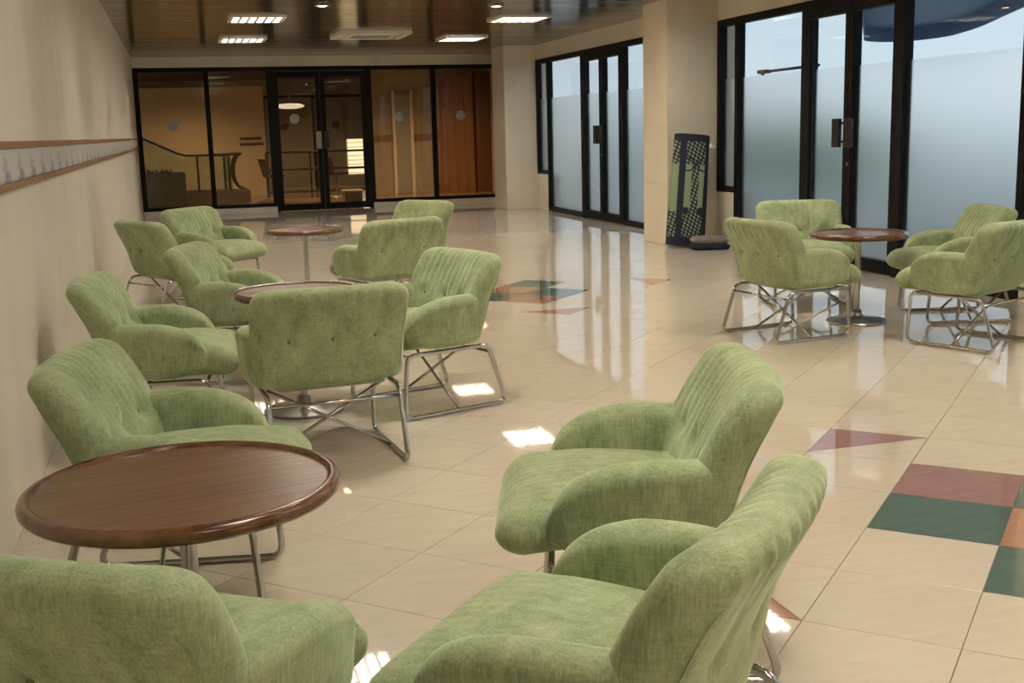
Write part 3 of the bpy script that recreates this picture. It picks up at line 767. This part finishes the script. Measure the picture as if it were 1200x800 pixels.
# escalator
es = tag(empty('escalator', (.4, 23.6, 0)), 'escalator with black handrails behind the left tinted panes', 'escalator')
for dy in (0, .75):
    P = [(-1.85, dy, 1.75), (-1.0, dy, 1.30), (-.30, dy, .96), (.45, dy, .94), (.82, dy, .96)]
    P2 = [(.82, dy, .96)] + [(.82 + .0 - .19 * math.sin(a) * .9, dy, .62 + .34 * math.cos(a)) for a in np.linspace(.2, math.pi - .1, 12)] + [(.86, dy, .26)]
    obj('handrail', tube_me('handrail', fillet(P, .12, 5), .028, 8), 'dark', es)
    obj('newel_handrail', tube_me('newel_handrail', P2, .028, 8), 'dark', es)
    gl = [(-1.85, 1.70), (-1.0, 1.26), (-.30, .92), (.62, .90), (.66, .22), (-.30, .22), (-1.85, .90)]
    n = len(gl); Vg = [(x, dy - .005, z) for x, z in gl] + [(x, dy + .005, z) for x, z in gl]
    obj('balustrade_glass', mesh('balustrade_glass', Vg, [tuple(range(n)), tuple(range(2 * n - 1, n - 1, -1))] + [(i, i + n, (i + 1) % n + n, (i + 1) % n) for i in range(n)]), 'glass', es)
    sk = [(-1.85, .95), (-.30, .25), (.95, .25), (.95, 0), (-1.85, 0)]; n = len(sk)
    Vg = [(x, dy - .05, z) for x, z in sk] + [(x, dy + .05, z) for x, z in sk]
    obj('skirt', mesh('skirt', Vg, [tuple(range(n)), tuple(range(2 * n - 1, n - 1, -1))] + [(i, i + n, (i + 1) % n + n, (i + 1) % n) for i in range(n)]), 'steel', es)
    for x in (-.02, .50, .58): obj('post', tube_me('post', [(x, dy, .22), (x, dy, .92)], .016, 8), 'dark', es)
for k in range(8):
    o = box('step', -.3 - .19 * k - .19, -.3 - .19 * k, .055, .695, 0, .10 + .085 * k, 'steel'); o.parent = es
pt = tag(empty('planter', (-.23, 22.9, 0)), 'grey green planter box with leafy plants by the escalator', 'planter')
obj('trough', multi_box('trough', [(-.36, .36, -.20, -.17, .0, .66), (-.36, .36, .17, .20, 0, .66), (-.36, -.33, -.17, .17, 0, .66), (.33, .36, -.17, .17, 0, .66), (-.33, .33, -.17, .17, 0, .60)]), 'planter', pt)
for q in range(5):
    V, Fc = [], []
    bx = -.28 + q * .085
    for k in range(12):
        a = random.uniform(0, 6.28); L = random.uniform(.1, .2); d = Vector((math.cos(a) * .5, math.sin(a) * .5, .85)); sd = Vector((-math.sin(a), math.cos(a), 0)) * .025
        b0 = Vector((bx, random.uniform(-.1, .1), .60)); m0 = b0 + d * L * .6; t0 = b0 + d * L + Vector((0, 0, -.02)); c0 = len(V)
        V += [b0, m0 - sd, t0, m0 + sd, m0 + Vector((0, 0, .008))]; Fc += [(c0, c0 + 1, c0 + 4), (c0 + 1, c0 + 2, c0 + 4), (c0 + 2, c0 + 3, c0 + 4), (c0 + 3, c0, c0 + 4)]
    obj('plant', mesh('plant', V, Fc), 'leaf', pt)
# guard rail
gr = tag(empty('guard_rail', (2.8, 25.2, 0)), 'dark metal guard rail behind the tinted double doors', 'railing')
for z in (.93, .57, .10): obj('rail_bar', tube_me('rail_bar', [(-1.0, 0, z), (1.35, 0, z)], .02, 8), 'dark', gr)
for x in (-1.0, -.08, .25, 1.30): obj('post', tube_me('post', [(x, 0, 0), (x, 0, .93)], .02, 8), 'dark', gr)
# shell chairs
def shell_chair():
    r = empty('swivel_chair')
    def fn(x, y, z):
        u = (x + .3) / .6
        if u < .55: X, Z = .22 - u / .55 * .4, .46 + .03 * (y / .2) ** 2
        else: q = (u - .55) / .45; X, Z = -.18 - .10 * q, .46 + .36 * q
        if u > .45: X += .10 * (y / .2) ** 2 * min(1, (u - .45) / .2)
        return (X, y * (1 - .25 * max(0, u - .7)), Z + z)
    obj('shell', soft_box('shell', (.3, .21, .018), (.03, .03, .0175), (16, 12, 3), fn), 'shell', r)
    obj('stem', tube_me('stem', [(0, 0, .03), (0, 0, .45)], .022, 10), 'steel', r)
    obj('foot', lathe('foot', [(0, 0), (.2, 0), (.19, .015), (.03, .035)], 28), 'steel', r)
    return r
sc = shell_chair(); sc.location = (1.86, 24.6, 0); sc.rotation_euler = (0, 0, .2)
tag(sc, 'dark shell swivel chair seen through the left of the door frame', 'chair', 'lobby swivel chairs')
s2 = clone(sc, (3.18, 24.6, 0), .2); tag(s2, 'dark shell swivel chair seen through the right tinted door', 'chair', 'lobby swivel chairs')
ot = tag(empty('lobby_counter', (3.15, 22.2, 0)), 'low box with white top behind the right tinted door', 'counter')
obj('body', box_me('body', -.17, .17, -.16, .16, 0, .20, .01), 'grey', ot); obj('top', box_me('top', -.19, .19, -.18, .18, .20, .24, .012), 'white', ot)
rg = obj('round_rug', lathe('round_rug', [(0, 0), (.72, 0), (.74, .006), (.70, .014), (0, .014)], 56), 'brown', None, (2.2, 23.6, 0)); tag(rg, 'dark red round rug on the lobby floor', 'rug')
# round lamp, plaques
lp = tag(empty('pendant_lamp', (2.02, 21.6, 1.80)), 'white oval glowing lamp seen through the left tinted door', 'lamp')
obj('shade', lathe('shade', [(0, -.05), (.12, -.045), (.22, -.028), (.262, -.005), (.255, .015), (.18, .04), (0, .05)], 48), 'lampshade', lp)
obj('cord', tube_me('cord', [(0, 0, .04), (0, 0, ZC - 1.80)], .006, 6), 'dark', lp)
for x, lab in ((2.56, 'small brown round plaque on the far lobby wall, left one'), (3.79, 'small brown round plaque on the far lobby wall, right one')):
    o = obj('wall_plaque', lathe('wall_plaque', [(0, 0), (.10, 0), (.10, .03), (.07, .045), (0, .045)], 28), 'brown', None, (x, LY1 - .002, 1.50)); o.rotation_euler = (math.pi / 2, 0, 0); tag(o, lab, 'plaque', 'brown plaques')
# far lobby glazing bars and bright louvred window
w5 = struct(empty('window_5', (3.3, 28.2, 0)), 'black barred inner glazing at the back of the lobby')
for a in ((2.0, 4.6, 28.18, 28.24, 2.14, 2.20), (3.14, 3.20, 28.18, 28.24, 0, 2.14), (2.0, 2.06, 28.18, 28.24, 0, 2.14), (4.54, 4.60, 28.18, 28.24, 0, 2.14)):
    o = box('glazing_bar', *a, 'black'); o.parent = w5; o.location -= w5.location
w6 = struct(empty('window_6', (4.2, LY1, 0)), 'bright louvred window at the back of the lobby')
o = box('lit_pane', 4.05, 4.62, LY1 - .02, LY1 - .002, .30, 1.15, 'litwindow'); o.parent = w6; o.location -= w6.location
for q in range(8):
    o = box('louvre_slat', 4.03, 4.64, LY1 - .05, LY1 - .03, .32 + q * .105, .335 + q * .105, 'white'); o.parent = w6; o.location -= w6.location
o = box('upper_panel', 4.0, 4.66, LY1 - .04, LY1 - .002, 1.15, 1.75, 'grey'); o.parent = w6; o.location -= w6.location
# right part of the lobby: corridor wall, door, wood panelling
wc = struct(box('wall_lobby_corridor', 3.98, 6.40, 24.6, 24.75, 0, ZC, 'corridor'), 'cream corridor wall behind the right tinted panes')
o = box('border_strip', 3.98, 6.3, 24.58, 24.60, 1.10, 1.24, 'trim'); o.parent = wc; o.location -= wc.location
d5 = struct(empty('door_5', (4.6, 24.58, 0)), 'pale inner door behind the tinted pane')
for nm, a, m in (('door_leaf', (4.46, 4.78, 24.545, 24.58, .01, 2.08), 'grey'), ('door_jamb', (4.40, 4.46, 24.53, 24.6, 0, 2.14), 'white'), ('door_jamb', (4.78, 4.84, 24.53, 24.6, 0, 2.14), 'white')):
    o = box(nm, *a, m); o.parent = d5; o.location -= d5.location
wp = struct(empty('wall_lobby_panelling', (5.8, 24.2, 0)), 'orange wood wall panelling behind the right tinted pane')
for q in range(4):
    o = box('wood_panel', 5.30 + q * .20, 5.495 + q * .20, 24.30, 24.36, 0, 2.45, 'orange_wood'); o.parent = wp; o.location -= wp.location
o = box('door_post', 6.12, 6.44, 24.18, 24.36, 0, 2.5, 'dark_wood'); o.parent = wp; o.location -= wp.location
for k, (x, y) in enumerate(((.3, 24.2), (2.4, 23.0), (2.9, 26.6), (4.6, 22.6), (5.7, 22.4))):
    r = tag(empty('downlight', (x, y, ZC)), 'warm lobby downlight ' + ['over the escalator', 'just behind the tinted doors', 'deep behind the guard rail', 'before the pale inner door', 'before the wood panelling'][k], 'downlight', 'lobby downlights')
    obj('trim_ring', dn.children[0].data, None, r); obj('bulb', dn.children[1].data, None, r)
    l = bpy.data.lights.new('lobby_beam', 'SPOT'); l.energy = LOBBY_LAMP; l.color = (1.0, .74, .45); l.spot_size = math.radians(150); l.spot_blend = 1; l.shadow_soft_size = .06
    q = bpy.data.objects.new('beam', l); COL.objects.link(q); q.parent = r; q.location = (0, 0, -.04)

# ------------------------------------------------------------------ outdoors
struct(box('ground', XR + .2, 60, -30, 70, -.25, -.03, 'paving'), 'paved ground outside the windows')
cp = struct(empty('entrance_canopy', (9, 13, 2.9)), 'curved blue entrance canopy outside the near windows')
rim = [(5.9, 9.3), (9.0, 14.2), (12.07, 19.0), (12.73, 19.3), (13.11, 18.9), (13.11, 18.0), (12.4, 16.3), (10.65, 13.1), (9.2, 10.4), (7.6, 7.2), (5.9, 4.0)]
rim = [tuple(p)[:2] for p in fillet([(x, y, 0) for x, y in rim], 1.2, 4)]
n = len(rim); V = [(x, y, 2.92) for x, y in rim] + [(x, y, 3.1) for x, y in rim]
o = obj('canopy_slab', mesh('canopy_slab', V, [tuple(range(n)), tuple(range(2 * n - 1, n - 1, -1))] + [(i, i + n, (i + 1) % n + n, (i + 1) % n) for i in range(n)]), 'canopy', cp); o.location = -cp.location
V, Fc = [], []
for x, y in rim:
    c = Vector((9, 12)); d = (Vector((x, y)) - c).normalized() * .08
    V += [(x, y, 2.68), (x + d.x, y + d.y, 2.68), (x + d.x, y + d.y, 3.1), (x, y, 3.1)]
for i in range(n - 1):
    for k in range(4): Fc.append((4 * i + k, 4 * i + (k + 1) % 4, 4 * i + 4 + (k + 1) % 4, 4 * i + 4 + k))
o = obj('fascia', mesh('fascia', V, Fc), 'canopy', cp); o.location = -cp.location
for k, (x, y, L, hgt) in enumerate(((13, 22.5, 5, 1.3), (14.5, 31, 6, 1.6), (15, 12, 4, 1.0))):
    def hf(a, b, c): return (a + .12 * math.sin(b * 5 + c * 3), b + .1 * math.sin(c * 6), c + hgt / 2 + .1 * math.sin(b * 4 + a * 3))
    o = obj('hedge', soft_box('hedge', (.7, L / 2, hgt / 2), (.3, .3, .3), (8, 40, 10), hf), 'hedge', None, (x, y, -.03))
    tag(o, ['green hedge blurred behind the near frosted panes', 'green hedge farther off outside', 'low green hedge outside the nearest windows'][k], 'hedge', 'hedges outside')
lm = tag(empty('street_lamp', (9.2, 17.4, -.03)), 'dark lamp arm outside above the frosted glass of the near bay', 'street lamp')
obj('mast', tube_me('mast', [(0, 0, 0), (0, 0, 2.12)], .03, 8), 'dark', lm)
obj('arm', tube_me('arm', [(0, 0, 2.12), (-.1, -1.9, 2.12)], .022, 8), 'dark', lm)
obj('lamp_head', box_me('lamp_head', -.08, .04, -.22, .05, 2.09, 2.15, .01), 'dark', lm)
